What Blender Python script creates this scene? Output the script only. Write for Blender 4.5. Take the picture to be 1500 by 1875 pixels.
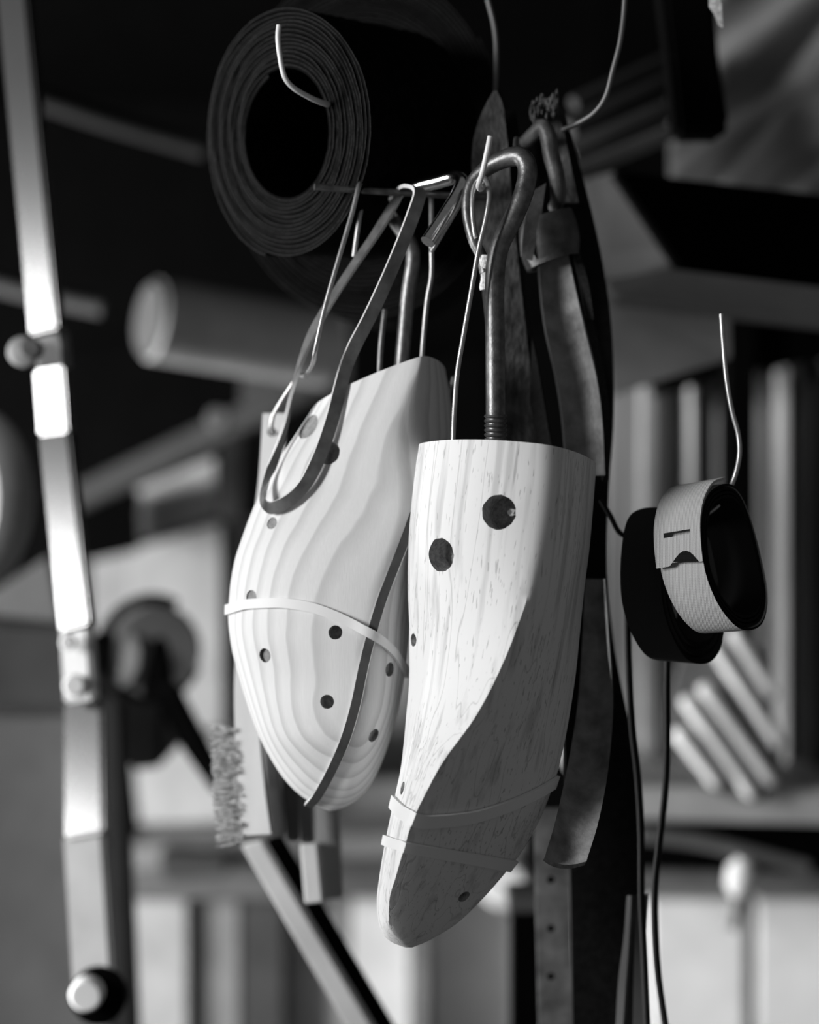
import bpy, bmesh, math, random
from mathutils import Vector, Matrix
random.seed(7)
scene = bpy.context.scene
for o in list(bpy.data.objects):
    bpy.data.objects.remove(o, do_unlink=True)
COL = scene.collection

# ------------------------------------------------------------------ camera
CAM = Vector((0.0, 0.0, 1.5))
FPX = 3100.0
cd = bpy.data.cameras.new('camera')
cd.sensor_fit = 'VERTICAL'; cd.sensor_height = 56.0
cd.lens = FPX / 1875.0 * 56.0
cd.clip_start = 0.02; cd.clip_end = 50
cd.dof.use_dof = True
cd.dof.focus_distance = 0.885
cd.dof.aperture_fstop = 4.1
cam = bpy.data.objects.new('camera', cd); COL.objects.link(cam)
cam.location = CAM; cam.rotation_euler = (math.pi/2, 0, 0)
scene.camera = cam

# ------------------------------------------------------------------ world, lights, exposure
w = bpy.data.worlds.new('room_ambience'); scene.world = w; w.use_nodes = True
w.node_tree.nodes['Background'].inputs[0].default_value = (1, 1, 1, 1)
w.node_tree.nodes['Background'].inputs[1].default_value = 0.092
def area(name, loc, target, sx, sy, power):
    l = bpy.data.lights.new(name, 'AREA'); l.shape = 'RECTANGLE'; l.size = sx; l.size_y = sy; l.energy = power
    o = bpy.data.objects.new(name, l); COL.objects.link(o); o.location = loc
    d = Vector(target) - Vector(loc)
    o.rotation_euler = d.to_track_quat('-Z', 'Y').to_euler()
    return o
area('window_light', (-2.0, -0.15, 1.85), (0.0, 0.9, 1.5), 0.45, 0.75, 60)
area('rear_fill_light', (-2.1, 1.42, 1.1), (0.6, 2.0, 1.0), 0.45, 0.7, 160)  # added fill lamp to brighten the background, no window known there
scene.view_settings.view_transform = 'Standard'
scene.view_settings.look = 'None'
scene.view_settings.exposure = 0.0
scene.view_settings.gamma = 1.0
scene.view_settings.use_curve_mapping = False

# ------------------------------------------------------------------ helpers
def P(x, y, d):
    return Vector(((x - 750.0) / FPX * d, d, CAM.z + (937.5 - y) / FPX * d))

def mat(name, v, rough=0.6, metal=0.0, var=0.0, scale=60.0, stretch=(1, 1, 1), bump=0.0, bscale=None, spec=0.5, sheen=0.0):
    m = bpy.data.materials.new(name); m.use_nodes = True
    nt = m.node_tree; b = nt.nodes['Principled BSDF']
    b.inputs['Base Color'].default_value = (v, v, v, 1)
    b.inputs['Roughness'].default_value = rough
    b.inputs['Metallic'].default_value = metal
    b.inputs['Specular IOR Level'].default_value = spec
    if sheen: b.inputs['Sheen Weight'].default_value = sheen
    if var or bump:
        tc = nt.nodes.new('ShaderNodeTexCoord'); mp = nt.nodes.new('ShaderNodeMapping')
        mp.inputs['Scale'].default_value = stretch
        nt.links.new(tc.outputs['Object'], mp.inputs['Vector'])
    if var:
        n = nt.nodes.new('ShaderNodeTexNoise'); n.inputs['Scale'].default_value = scale; n.inputs['Detail'].default_value = 6
        nt.links.new(mp.outputs['Vector'], n.inputs['Vector'])
        r = nt.nodes.new('ShaderNodeMapRange')
        r.inputs['From Min'].default_value = 0.3; r.inputs['From Max'].default_value = 0.7
        r.inputs['To Min'].default_value = max(0, v * (1 - var)); r.inputs['To Max'].default_value = min(1, v * (1 + var))
        nt.links.new(n.outputs['Fac'], r.inputs['Value'])
        nt.links.new(r.outputs['Result'], b.inputs['Base Color'])
    if bump:
        n2 = nt.nodes.new('ShaderNodeTexNoise'); n2.inputs['Scale'].default_value = bscale or scale * 3; n2.inputs['Detail'].default_value = 4
        nt.links.new(mp.outputs['Vector'], n2.inputs['Vector'])
        bp = nt.nodes.new('ShaderNodeBump'); bp.inputs['Strength'].default_value = bump; bp.inputs['Distance'].default_value = 0.001
        nt.links.new(n2.outputs['Fac'], bp.inputs['Height'])
        nt.links.new(bp.outputs['Normal'], b.inputs['Normal'])
    return m

def math_node(nt, op, a, b=None, c=None):
    n = nt.nodes.new('ShaderNodeMath'); n.operation = op
    for i, v in enumerate((a, b, c)):
        if v is None: continue
        if isinstance(v, (int, float)): n.inputs[i].default_value = v
        else: nt.links.new(v, n.inputs[i])
    return n.outputs[0]

def ring_wood(name, light, dark, coef, period, wob=0.0012, rough=0.55):
    """growth rings seen where the carved surface cuts through them"""
    m = bpy.data.materials.new(name); m.use_nodes = True
    nt = m.node_tree; b = nt.nodes['Principled BSDF']; b.inputs['Roughness'].default_value = rough
    b.inputs['Specular IOR Level'].default_value = 0.3
    tc = nt.nodes.new('ShaderNodeTexCoord')
    sx = nt.nodes.new('ShaderNodeSeparateXYZ'); nt.links.new(tc.outputs['Object'], sx.inputs[0])
    no = nt.nodes.new('ShaderNodeTexNoise'); no.inputs['Scale'].default_value = 22; no.inputs['Detail'].default_value = 2
    nt.links.new(tc.outputs['Object'], no.inputs['Vector'])
    c = math_node(nt, 'MULTIPLY', sx.outputs[0], coef[0])
    c = math_node(nt, 'ADD', c, math_node(nt, 'MULTIPLY', sx.outputs[1], coef[1]))
    c = math_node(nt, 'ADD', c, math_node(nt, 'MULTIPLY', sx.outputs[2], coef[2]))
    c = math_node(nt, 'ADD', c, math_node(nt, 'MULTIPLY', no.outputs['Fac'], wob * 4))
    f = math_node(nt, 'FRACT', math_node(nt, 'DIVIDE', c, period))
    cr = nt.nodes.new('ShaderNodeValToRGB'); el = cr.color_ramp.elements
    el[0].position = 0.0; el[0].color = (light,)*3 + (1,)
    el[1].position = 1.0; el[1].color = (light,)*3 + (1,)
    e = el.new(0.45); e.color = (light*0.97,)*3 + (1,)
    e = el.new(0.86); e.color = (dark,)*3 + (1,)
    e = el.new(0.93); e.color = (dark*1.04,)*3 + (1,)
    nt.links.new(f, cr.inputs[0])
    # fine fibre
    mp = nt.nodes.new('ShaderNodeMapping'); mp.inputs['Scale'].default_value = (1, 1, 0.06)
    nt.links.new(tc.outputs['Object'], mp.inputs['Vector'])
    n2 = nt.nodes.new('ShaderNodeTexNoise'); n2.inputs['Scale'].default_value = 1500; n2.inputs['Detail'].default_value = 3
    nt.links.new(mp.outputs['Vector'], n2.inputs['Vector'])
    r = nt.nodes.new('ShaderNodeMapRange'); r.inputs['To Min'].default_value = 0.93; r.inputs['To Max'].default_value = 1.05
    nt.links.new(n2.outputs['Fac'], r.inputs['Value'])
    mx = nt.nodes.new('ShaderNodeMix'); mx.data_type = 'RGBA'; mx.blend_type = 'MULTIPLY'; mx.inputs[0].default_value = 1
    nt.links.new(cr.outputs[0], mx.inputs[6]); nt.links.new(r.outputs[0], mx.inputs[7])
    nt.links.new(mx.outputs[2], b.inputs['Base Color'])
    bp = nt.nodes.new('ShaderNodeBump'); bp.inputs['Strength'].default_value = 0.12; bp.inputs['Distance'].default_value = 0.0006
    nt.links.new(n2.outputs['Fac'], bp.inputs['Height']); nt.links.new(bp.outputs['Normal'], b.inputs['Normal'])
    return m

def pore_wood(name, light, lean=0.12):
    """straight-grained wood with long fine lines and short open pores"""
    m = bpy.data.materials.new(name); m.use_nodes = True
    nt = m.node_tree; b = nt.nodes['Principled BSDF']; b.inputs['Roughness'].default_value = 0.6
    b.inputs['Specular IOR Level'].default_value = 0.25
    tc = nt.nodes.new('ShaderNodeTexCoord')
    def coords(rot, sc):
        mp = nt.nodes.new('ShaderNodeMapping'); mp.vector_type = 'TEXTURE'; mp.inputs['Rotation'].default_value = (0, rot, 0); mp.inputs['Scale'].default_value = tuple(1/v for v in sc)
        nt.links.new(tc.outputs['Object'], mp.inputs['Vector']); return mp.outputs['Vector']
    # long grain lines
    n1 = nt.nodes.new('ShaderNodeTexNoise'); n1.inputs['Scale'].default_value = 150; n1.inputs['Detail'].default_value = 5
    nt.links.new(coords(lean, (1, 1, 0.045)), n1.inputs['Vector'])
    r1 = nt.nodes.new('ShaderNodeValToRGB'); e = r1.color_ramp.elements
    e[0].position = 0.33; e[0].color = (0.74,)*3 + (1,); e[1].position = 0.47; e[1].color = (1, 1, 1, 1)
    nt.links.new(n1.outputs['Fac'], r1.inputs[0])
    # thin dark lines
    n3 = nt.nodes.new('ShaderNodeTexNoise'); n3.inputs['Scale'].default_value = 95; n3.inputs['Detail'].default_value = 1
    nt.links.new(coords(lean, (1, 1, 0.014)), n3.inputs['Vector'])
    ln = math_node(nt, 'ABSOLUTE', math_node(nt, 'SUBTRACT', n3.outputs['Fac'], 0.52))
    r3 = nt.nodes.new('ShaderNodeMapRange'); r3.inputs['From Min'].default_value = 0.0; r3.inputs['From Max'].default_value = 0.012
    r3.inputs['To Min'].default_value = 0.72; r3.inputs['To Max'].default_value = 1.0
    nt.links.new(ln, r3.inputs['Value'])
    # short pores, gathered in patches
    n2 = nt.nodes.new('ShaderNodeTexNoise'); n2.inputs['Scale'].default_value = 900; n2.inputs['Detail'].default_value = 2
    nt.links.new(coords(lean, (1, 1, 0.12)), n2.inputs['Vector'])
    n4 = nt.nodes.new('ShaderNodeTexNoise'); n4.inputs['Scale'].default_value = 24
    nt.links.new(tc.outputs['Object'], n4.inputs['Vector'])
    th = math_node(nt, 'MULTIPLY_ADD', n4.outputs['Fac'], 0.36, 0.475)
    pr = nt.nodes.new('ShaderNodeMapRange'); nt.links.new(math_node(nt, 'SUBTRACT', n2.outputs['Fac'], th), pr.inputs['Value'])
    pr.inputs['From Min'].default_value = 0.0; pr.inputs['From Max'].default_value = 0.03
    pr.inputs['To Min'].default_value = 1.0; pr.inputs['To Max'].default_value = 0.66
    k = math_node(nt, 'MULTIPLY', r3.outputs[0], pr.outputs[0])
    k = math_node(nt, 'MULTIPLY', k, r1.outputs[0])
    k = math_node(nt, 'MULTIPLY', k, light)
    nt.links.new(k, b.inputs['Base Color'])
    bp = nt.nodes.new('ShaderNodeBump'); bp.inputs['Strength'].default_value = 0.5; bp.inputs['Distance'].default_value = 0.0006
    nt.links.new(math_node(nt, 'MULTIPLY', pr.outputs[0], r3.outputs[0]), bp.inputs['Height']); nt.links.new(bp.outputs['Normal'], b.inputs['Normal'])
    return m

def weave(name, v, scale=700, depth=0.5):
    m = bpy.data.materials.new(name); m.use_nodes = True
    nt = m.node_tree; b = nt.nodes['Principled BSDF']; b.inputs['Roughness'].default_value = 0.75
    tc = nt.nodes.new('ShaderNodeTexCoord')
    ws = []
    for d in ('X', 'Z'):
        wv = nt.nodes.new('ShaderNodeTexWave'); wv.bands_direction = d; wv.inputs['Scale'].default_value = scale * (0.5 if d == 'X' else 0.8)
        nt.links.new(tc.outputs['Object'], wv.inputs['Vector']); ws.append(wv.outputs['Fac'])
    k = math_node(nt, 'MULTIPLY', ws[0], ws[1])
    r = nt.nodes.new('ShaderNodeMapRange'); r.inputs['To Min'].default_value = v * (1 - depth); r.inputs['To Max'].default_value = v
    nt.links.new(math_node(nt, 'POWER', k, 0.5), r.inputs['Value']); nt.links.new(r.outputs[0], b.inputs['Base Color'])
    bp = nt.nodes.new('ShaderNodeBump'); bp.inputs['Strength'].default_value = 0.6; bp.inputs['Distance'].default_value = 0.0005
    nt.links.new(k, bp.inputs['Height']); nt.links.new(bp.outputs['Normal'], b.inputs['Normal'])
    return m

def thing(name, label, cat, loc, group=None):
    o = bpy.data.objects.new(name, None); COL.objects.link(o); o.location = loc
    o.empty_display_size = 0.02
    o['label'] = label; o['category'] = cat
    if group: o['group'] = group
    return o

def wloc(o):
    return Vector(o.location) + (wloc(o.parent) if o.parent else Vector((0, 0, 0)))

def link(name, me, mats, parent=None, smooth=True, angle=40):
    """me has world-space vertices; they are moved to the parent's (or own) origin"""
    if not isinstance(mats, (list, tuple)): mats = [mats]
    for m in mats:
        if m.name not in [x.name for x in me.materials if x]: me.materials.append(m)
    o = bpy.data.objects.new(name, me); COL.objects.link(o)
    if parent:
        o.parent = parent; off = wloc(parent)
    else:
        vs = [v.co for v in me.vertices]
        off = Vector((sum(v.x for v in vs), sum(v.y for v in vs), sum(v.z for v in vs))) / len(vs)
        off.z = min(v.z for v in vs)
        o.location = off
    me.transform(Matrix.Translation(-off))
    if smooth:
        for p in me.polygons: p.use_smooth = True
        me.set_sharp_from_angle(angle=math.radians(angle))
    return o

def tag(o, label, cat, group=None):
    o['label'] = label; o['category'] = cat
    if group: o['group'] = group
    return o

def mesh_from(verts, faces, fmat=None):
    me = bpy.data.meshes.new('mesh'); me.from_pydata([tuple(v) for v in verts], [], faces); me.update()
    if fmat:
        for p, k in zip(me.polygons, fmat): p.material_index = k
    bm = bmesh.new(); bm.from_mesh(me); bmesh.ops.recalc_face_normals(bm, faces=bm.faces); bm.to_mesh(me); bm.free()
    return me

def merge(*mes):
    bm = bmesh.new()
    for m in mes: bm.from_mesh(m)
    me = bpy.data.meshes.new('mesh'); bm.to_mesh(me); bm.free(); return me

def catmull(pts, n=6, closed=False):
    pts = [Vector(p) for p in pts]; out = []
    N = len(pts); rng = N if closed else N - 1
    for i in range(rng):
        if closed: a, b, c, d = pts[(i-1) % N], pts[i], pts[(i+1) % N], pts[(i+2) % N]
        else:
            b, c = pts[i], pts[i+1]
            a = pts[i-1] if i > 0 else b*2 - c
            d = pts[i+2] if i+2 < N else c*2 - b
        for k in range(n):
            t = k / n
            out.append(0.5*((2*b) + (c-a)*t + (2*a-5*b+4*c-d)*t*t + (3*b-a-3*c+d)*t*t*t))
    if not closed: out.append(pts[-1].copy())
    return out

def tube_mesh(pts, r, seg=12, n=6, closed=False, taper=None, raw=False):
    path = [Vector(p) for p in pts] if raw else catmull(pts, n, closed)
    N = len(path); verts = []; faces = []
    t0 = (path[1] - path[0]).normalized()
    up = Vector((0, 0, 1)) if abs(t0.z) < 0.9 else Vector((1, 0, 0))
    u = t0.cross(up).normalized()
    for i in range(N):
        if closed: t = (path[(i+1) % N] - path[i-1]).normalized()
        else: t = (path[min(i+1, N-1)] - path[max(i-1, 0)]).normalized()
        u = (u - t * u.dot(t)).normalized(); v = t.cross(u)
        rr = r(i/(N-1)) if callable(r) else r
        for k in range(seg):
            a = 2*math.pi*k/seg
            verts.append(path[i] + (u*math.cos(a) + v*math.sin(a))*rr)
    for i in range(N if closed else N-1):
        j = (i+1) % N
        for k in range(seg):
            faces.append((i*seg+k, i*seg+(k+1) % seg, j*seg+(k+1) % seg, j*seg+k))
    if not closed:
        faces.append(tuple(range(seg))[::-1]); faces.append(tuple((N-1)*seg+k for k in range(seg)))
    return mesh_from(verts, faces)

def ribbon_mesh(pts, wvec, th, n=6, closed=False, cross=4, curl=0.0, raw=False, holes=None, edge_mat=True):
    """flat strap: path, width vector (constant or f(s)), thickness; material 0 faces, 1 cut edges"""
    path = [Vector(p) for p in pts] if raw else catmull(pts, n, closed)
    N = len(path); verts = []; faces = []; fm = []
    M = cross + 1
    for i in range(N):
        if closed: t = (path[(i+1) % N] - path[i-1]).normalized()
        else: t = (path[min(i+1, N-1)] - path[max(i-1, 0)]).normalized()
        s = i/(N-1)
        wv = Vector(wvec(s)) if callable(wvec) else Vector(wvec)
        nn = t.cross(wv).normalized()
        cu = curl(s) if callable(curl) else curl
        for sgn in (1, -1):
            for j in range(M):
                q = j/cross - 0.5
                verts.append(path[i] + wv*q + nn*(sgn*th/2 + cu*(q*q*4 - 0.5)))
    R = 2*M
    for i in range(N if closed else N-1):
        a = i*R; b = ((i+1) % N)*R
        for j in range(cross):
            if holes and holes(i, j): continue
            faces.append((a+j, a+j+1, b+j+1, b+j)); fm.append(0)
            faces.append((a+M+j+1, a+M+j, b+M+j, b+M+j+1)); fm.append(0)
        faces.append((a, b, b+M, a+M)); fm.append(1)
        faces.append((a+cross, a+M+cross, b+M+cross, b+cross)); fm.append(1)
    if not closed:
        faces.append(tuple(range(M)) + tuple(range(2*M-1, M-1, -1))); fm.append(1)
        a = (N-1)*R
        faces.append(tuple(a+k for k in range(M)) + tuple(a+k for k in range(2*M-1, M-1, -1))); fm.append(1)
    return mesh_from(verts, faces, fm if edge_mat else None)

def strip_mesh(left, right, th, n=6, curl=0.0, cross=6):
    """strap given by its two long edges, as (x, y, depth) rows; thickness goes back"""
    L = catmull([P(*p) for p in left], n); R_ = catmull([P(*p) for p in right], n)
    N = len(L); M = cross+1; verts = []; faces = []; fm = []
    for i in range(N):
        wv = R_[i] - L[i]; t = (L[min(i+1, N-1)] - L[max(i-1, 0)]).normalized()
        nn = wv.cross(t).normalized()
        if nn.y > 0: nn = -nn
        cu = curl(i/(N-1)) if callable(curl) else curl
        for sgn in (0, 1):
            for j in range(M):
                q = j/cross
                verts.append(L[i] + wv*q - nn*(sgn*th) - nn*(cu*(1-(2*q-1)**2)))
    R2 = 2*M
    for i in range(N-1):
        a = i*R2; b = (i+1)*R2
        for j in range(cross):
            faces.append((a+j, a+j+1, b+j+1, b+j)); fm.append(0)
            faces.append((a+M+j+1, a+M+j, b+M+j, b+M+j+1)); fm.append(0)
        faces.append((a, b, b+M, a+M)); fm.append(1)
        faces.append((a+cross, a+M+cross, b+M+cross, b+cross)); fm.append(1)
    for a in (0, (N-1)*R2):
        faces.append(tuple(a+k for k in range(M)) + tuple(a+k for k in range(2*M-1, M-1, -1))); fm.append(1)
    return mesh_from(verts, faces, fm)

def slab_mesh(outline, th, bevel=0.0, back=(0, 1, 0)):
    """solid with the outline (x, y, depth) as its front, going back by th"""
    fr = [P(*p) for p in outline]; N = len(fr); bk = [v + Vector(back).normalized()*th for v in fr]
    me = mesh_from(fr + bk, [tuple(range(N)), tuple(range(2*N-1, N-1, -1))] + [(i, (i+1) % N, N+(i+1) % N, N+i) for i in range(N)])
    if bevel:
        bm = bmesh.new(); bm.from_mesh(me)
        bmesh.ops.bevel(bm, geom=list(bm.edges), offset=bevel, segments=2, affect='EDGES', clamp_overlap=True)
        bm.to_mesh(me); bm.free()
    return me

def rect(x0, y0, x1, y1, d, d2=None):
    d2 = d if d2 is None else d2
    return [(x0, y0, d), (x1, y0, d2), (x1, y1, d2), (x0, y1, d)]

def lathe_mesh(a, b, prof, seg=32):
    """revolve (s along axis 0..1, radius) about the axis a->b"""
    a = Vector(a); b = Vector(b); t = (b-a); tn = t.normalized()
    u = tn.cross(Vector((0, 0, 1)) if abs(tn.z) < 0.9 else Vector((1, 0, 0))).normalized(); v = tn.cross(u)
    verts = []; faces = []
    for s, r in prof:
        for k in range(seg):
            an = 2*math.pi*k/seg; verts.append(a + t*s + (u*math.cos(an)+v*math.sin(an))*r)
    for i in range(len(prof)-1):
        for k in range(seg):
            faces.append((i*seg+k, i*seg+(k+1) % seg, (i+1)*seg+(k+1) % seg, (i+1)*seg+k))
    faces.append(tuple(range(seg))); faces.append(tuple((len(prof)-1)*seg+k for k in range(seg)))
    return mesh_from(verts, faces)

def interp(tab, y, k):
    """smooth table lookup: tab rows (y, ...), column k"""
    if y <= tab[0][0]: return tab[0][k]
    if y >= tab[-1][0]: return tab[-1][k]
    for i in range(len(tab)-1):
        if tab[i][0] <= y <= tab[i+1][0]: break
    y0, y1 = tab[i][0], tab[i+1][0]; v0, v1 = tab[i][k], tab[i+1][k]
    h = y1-y0
    s = (v1-v0)/h
    def slope(j):
        if j <= 0 or j >= len(tab)-1: 
            a = max(0, min(j, len(tab)-2)); return (tab[a+1][k]-tab[a][k])/(tab[a+1][0]-tab[a][0])
        s0 = (tab[j][k]-tab[j-1][k])/(tab[j][0]-tab[j-1][0]); s1 = (tab[j+1][k]-tab[j][k])/(tab[j+1][0]-tab[j][0])
        if s0*s1 <= 0: return 0.0
        return 2*s0*s1/(s0+s1)
    m0, m1 = slope(i), slope(i+1)
    t = (y-y0)/h
    return (2*t**3-3*t*t+1)*v0 + (t**3-2*t*t+t)*h*m0 + (-2*t**3+3*t*t)*v1 + (t**3-t*t)*h*m1

# ------------------------------------------------------------------ materials
WOOD_PALE = ring_wood('pale_pine', 0.73, 0.55, (-0.12, 1.0, -0.03), 0.0062)
WOOD_GRAIN = pore_wood('grained_beech', 0.74)
WOOD_HOLE = mat('drilled_wood', 0.38, 0.8, var=0.4, scale=500, bump=0.6, bscale=900)
WOOD_PLUG = mat('worn_plug_wood', 0.24, 0.8, var=0.3, scale=400, bump=0.3)
STEEL = mat('dull_steel', 0.17, 0.45, 0.9, var=0.25, scale=250, bump=0.15, bscale=600)
STEEL_DARK = mat('dark_steel', 0.13, 0.42, 0.8, var=0.4, scale=200, bump=0.15, bscale=700)
CHROME = mat('bright_steel', 0.75, 0.13, 1.0, var=0.1, scale=300)
WIRE = mat('galvanised_wire', 0.42, 0.36, 0.8, var=0.15, scale=300)
WIRE_DULL = mat('dull_wire', 0.14, 0.5, 0.6)
WIRE_PALE = mat('pale_wire', 0.72, 0.4, 0.1)
BLACK_RUBBER = mat('black_rubber_sheet', 0.003, 0.8, spec=0.02, var=0.5, scale=150, bump=0.4, bscale=800)
RUBBER_EDGE = mat('rubber_sheet_edge', 0.003, 0.7, spec=0.04, var=0.5, scale=900, bump=0.6, bscale=1200)
RUBBER_LINE = mat('rubber_backing_line', 0.032, 0.7, spec=0.04, var=0.7, scale=900, bump=0.6, bscale=1200)
BAND_DARK = mat('dark_rubber_band', 0.12, 0.6, var=0.35, scale=120, spec=0.3)
STRIP_DARK = mat('black_rubber_strip', 0.035, 0.6, var=0.3, scale=120, spec=0.3)
BAND_EDGE = mat('pale_rubber_edge', 0.62, 0.6, var=0.1, scale=300)
BAND_PALE = mat('pale_rubber_band', 0.76, 0.5, spec=0.35)
LEATHER = mat('worn_leather', 0.20, 0.55, var=0.45, scale=90, bump=0.35, bscale=500)
LEATHER_DARK = mat('dark_leather', 0.06, 0.5, var=0.5, scale=120, bump=0.3, bscale=500)
SUEDE = mat('dark_suede', 0.075, 0.9, var=0.6, scale=200, stretch=(1, 1, 0.5), bump=0.9, bscale=500, spec=0.1)
LEATHER_BLACK = mat('black_leather', 0.006, 0.6, spec=0.1, var=0.4, scale=200, bump=0.3, bscale=600)
FELT_EDGE = mat('black_fibrous_edge', 0.03, 0.95, var=0.6, scale=1500, bump=1.0, bscale=1800, spec=0.1)
PALE_TAPE = mat('flaky_pale_tape', 0.62, 0.8, var=0.5, scale=500, bump=1.0, bscale=700)
WEB_BLACK = weave('black_webbing', 0.040, 900, 0.7)
WEB_GREY = weave('grey_woven_strap', 0.60, 900, 0.35)
HOOK_BLACK = mat('black_fuzzy_loop_side', 0.008, 0.95, spec=0.1)
CORD = mat('black_cord', 0.006, 0.6, spec=0.2)
def paint(name, v, rough=0.6, var=0.15, scale=20, stretch=(1, 1, 1)): return mat(name, v, rough, var=var, scale=scale, stretch=stretch, spec=0.3 if v > .1 else (0.06 if v > .01 else 0.01))
G05 = paint('black_and_shade', 0.002); G10 = paint('charcoal', 0.03); G20 = paint('dark_grey', 0.07); G30 = paint('slate', 0.13)  # the near-black also stands in for shade in the upper room
G45 = paint('mid_grey', 0.25); G60 = paint('light_grey', 0.42); G80 = paint('off_white', 0.70, var=0.08); STREAK = paint('streaky_board', 0.20, var=0.6, scale=60, stretch=(1, 1, 0.03))

# ------------------------------------------------------------------ room shell
def box_mesh(lo, hi):
    (x0, y0, z0), (x1, y1, z1) = lo, hi
    v = [(x0,y0,z0),(x1,y0,z0),(x1,y1,z0),(x0,y1,z0),(x0,y0,z1),(x1,y0,z1),(x1,y1,z1),(x0,y1,z1)]
    return mesh_from([Vector(p) for p in v], [(0,3,2,1),(4,5,6,7),(0,1,5,4),(1,2,6,5),(2,3,7,6),(3,0,4,7)])
def struct(name, me, m):
    o = link(name, me, m, smooth=False); o['kind'] = 'structure'; return o
struct('floor', box_mesh((-2.2, -0.6, -0.05), (2.2, 3.0, 0.0)), G20)
struct('wall_back', box_mesh((-2.2, 2.9, 0.0), (2.2, 3.0, 2.6)), G05)  # shade of the upper wall and ceiling is put into their colour
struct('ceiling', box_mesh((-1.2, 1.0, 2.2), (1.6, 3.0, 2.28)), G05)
struct('rear_light_baffle', box_mesh((-2.2, 1.10, 0.0), (-0.75, 1.14, 2.6)), G20)  # unseen partition, added to keep the rear fill off the stretchers

# ------------------------------------------------------------------ wooden shoe stretchers
class Last:
    """carved wooden form: table rows (y, left, right, ridge, p, front, back); mid depth dm(y)"""
    def __init__(s, tab, dm, q=1.7):
        s.tab, s.dm, s.q = tab, dm, q
    def row(s, y): return [interp(s.tab, y, k) for k in range(1, 7)]
    def h(s, u, ur, p, q):
        t = (ur-u)/ur if u < ur else (u-ur)/(1-ur)
        t = min(1.0, max(0.0, t))
        return (1 - t**p)**(1/q)
    def pt(s, y, th, off=0.0):
        """th 0..pi front left->right, pi..2pi back right->left"""
        L, R, rx, p, F, B = s.row(y)
        ur = min(.95, max(.05, (rx-L)/max(1e-3, R-L)))
        u = s.uof(th, ur)
        x = L + (R-L)*u
        dm = s.dm(y)
        if th <= math.pi: d = dm - F*s.h(u, ur, p, s.q)
        else: d = dm + B*math.sqrt(max(0, 1-(2*u-1)**2))
        v = P(x, y, d)
        if off:
            c = P((L+R)/2, y, dm); k = (v-c); k.z = 0
            v = v + k.normalized()*off
        return v
    def uof(s, th, ur):
        if th > math.pi: return (1-math.cos(th))/2
        return ur*(1-math.cos(th)) if th <= math.pi/2 else ur - (1-ur)*math.cos(th)
    def theta(s, x, y):
        L, R, rx = s.row(y)[:3]
        ur = min(.95, max(.05, (rx-L)/max(1e-3, R-L)))
        u = min(1, max(0, (x-L)/(R-L)))
        return math.acos(1-u/ur) if u <= ur else math.acos(max(-1, -(u-ur)/(1-ur)))
    def front(s, x, y, off=0.0): return s.pt(y, s.theta(x, y), off)
    def normal(s, x, y):
        a = s.front(x+4, y) - s.front(x-4, y); b = s.front(x, y+4) - s.front(x, y-4)
        n = a.cross(b).normalized()
        return n if n.y < 0 else -n
    def mesh(s, y0, y1, ny=84, m=80):
        verts = []; faces = []
        for i in range(ny):
            t = i/(ny-1); t = 1-(1-t)**1.6
            y = y0 + (y1-y0)*t
            for k in range(m): verts.append(s.pt(y, 2*math.pi*k/m))
        for i in range(ny-1):
            for k in range(m): faces.append((i*m+k, i*m+(k+1) % m, (i+1)*m+(k+1) % m, (i+1)*m+k))
        faces.append(tuple(range(m))); faces.append(tuple((ny-1)*m+k for k in range(m)))
        return mesh_from(verts, faces)
    def band(s, yfun, wpx, th, off=lambda x: .0003, n=140):
        """rubber band hugging the form all round: centre line y = yfun(x), width in pixels"""
        loops = [[], [], [], []]
        for i in range(n):
            a = 2*math.pi*i/n
            L, R = s.row(yfun(800))[:2]; x = (L+R)/2
            for _ in range(6):
                y = yfun(x); L, R, rx = s.row(y)[:3]; x = L+(R-L)*s.uof(a, min(.95, max(.05, (rx-L)/max(1e-3, R-L))))
            o = off(x) if a < math.pi else .0003
            for k, (dy, e) in enumerate(((-wpx/2, 0), (-wpx/2, th), (wpx/2, th), (wpx/2, 0))):
                p = s.pt(y+dy, a)
                t1 = s.pt(y+dy, (a+.03) % (2*math.pi)) - s.pt(y+dy, (a-.03) % (2*math.pi)); t2 = s.pt(y+dy+3, a) - s.pt(y+dy-3, a)
                nn = t1.cross(t2).normalized(); c = P((L+R)/2, y+dy, s.dm(y))
                if nn.dot(p-c) < 0: nn = -nn
                loops[k].append(p + nn*(o+e))
        verts = [v for l in loops for v in l]; faces = []
        for k in range(4):
            for i in range(n):
                j = (i+1) % n; q = (k+1) % 4
                faces.append((k*n+i, k*n+j, q*n+j, q*n+i))
        return mesh_from(verts, faces)

def cutters(specs):
    """specs: (centre, normal, radius, depth)"""
    mes = []
    for c, n, r, dep in specs:
        u = n.cross(Vector((0, 0, 1))).normalized(); v = n.cross(u)
        seg = 26; verts = []
        for s in (0.012, 0.0006, -0.0006, -dep):
            for k in range(seg):
                a = 2*math.pi*k/seg
                j = 1 + random.uniform(-0.03, 0.03)
                verts.append(c + n*s + (u*math.cos(a)+v*math.sin(a))*r*j)
        faces = [tuple(range(seg)), tuple(3*seg+k for k in range(seg))]
        for i in range(3):
            for k in range(seg): faces.append((i*seg+k, i*seg+(k+1) % seg, (i+1)*seg+(k+1) % seg, (i+1)*seg+k))
        mes.append(mesh_from(verts, faces))
    return merge(*mes)

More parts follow.
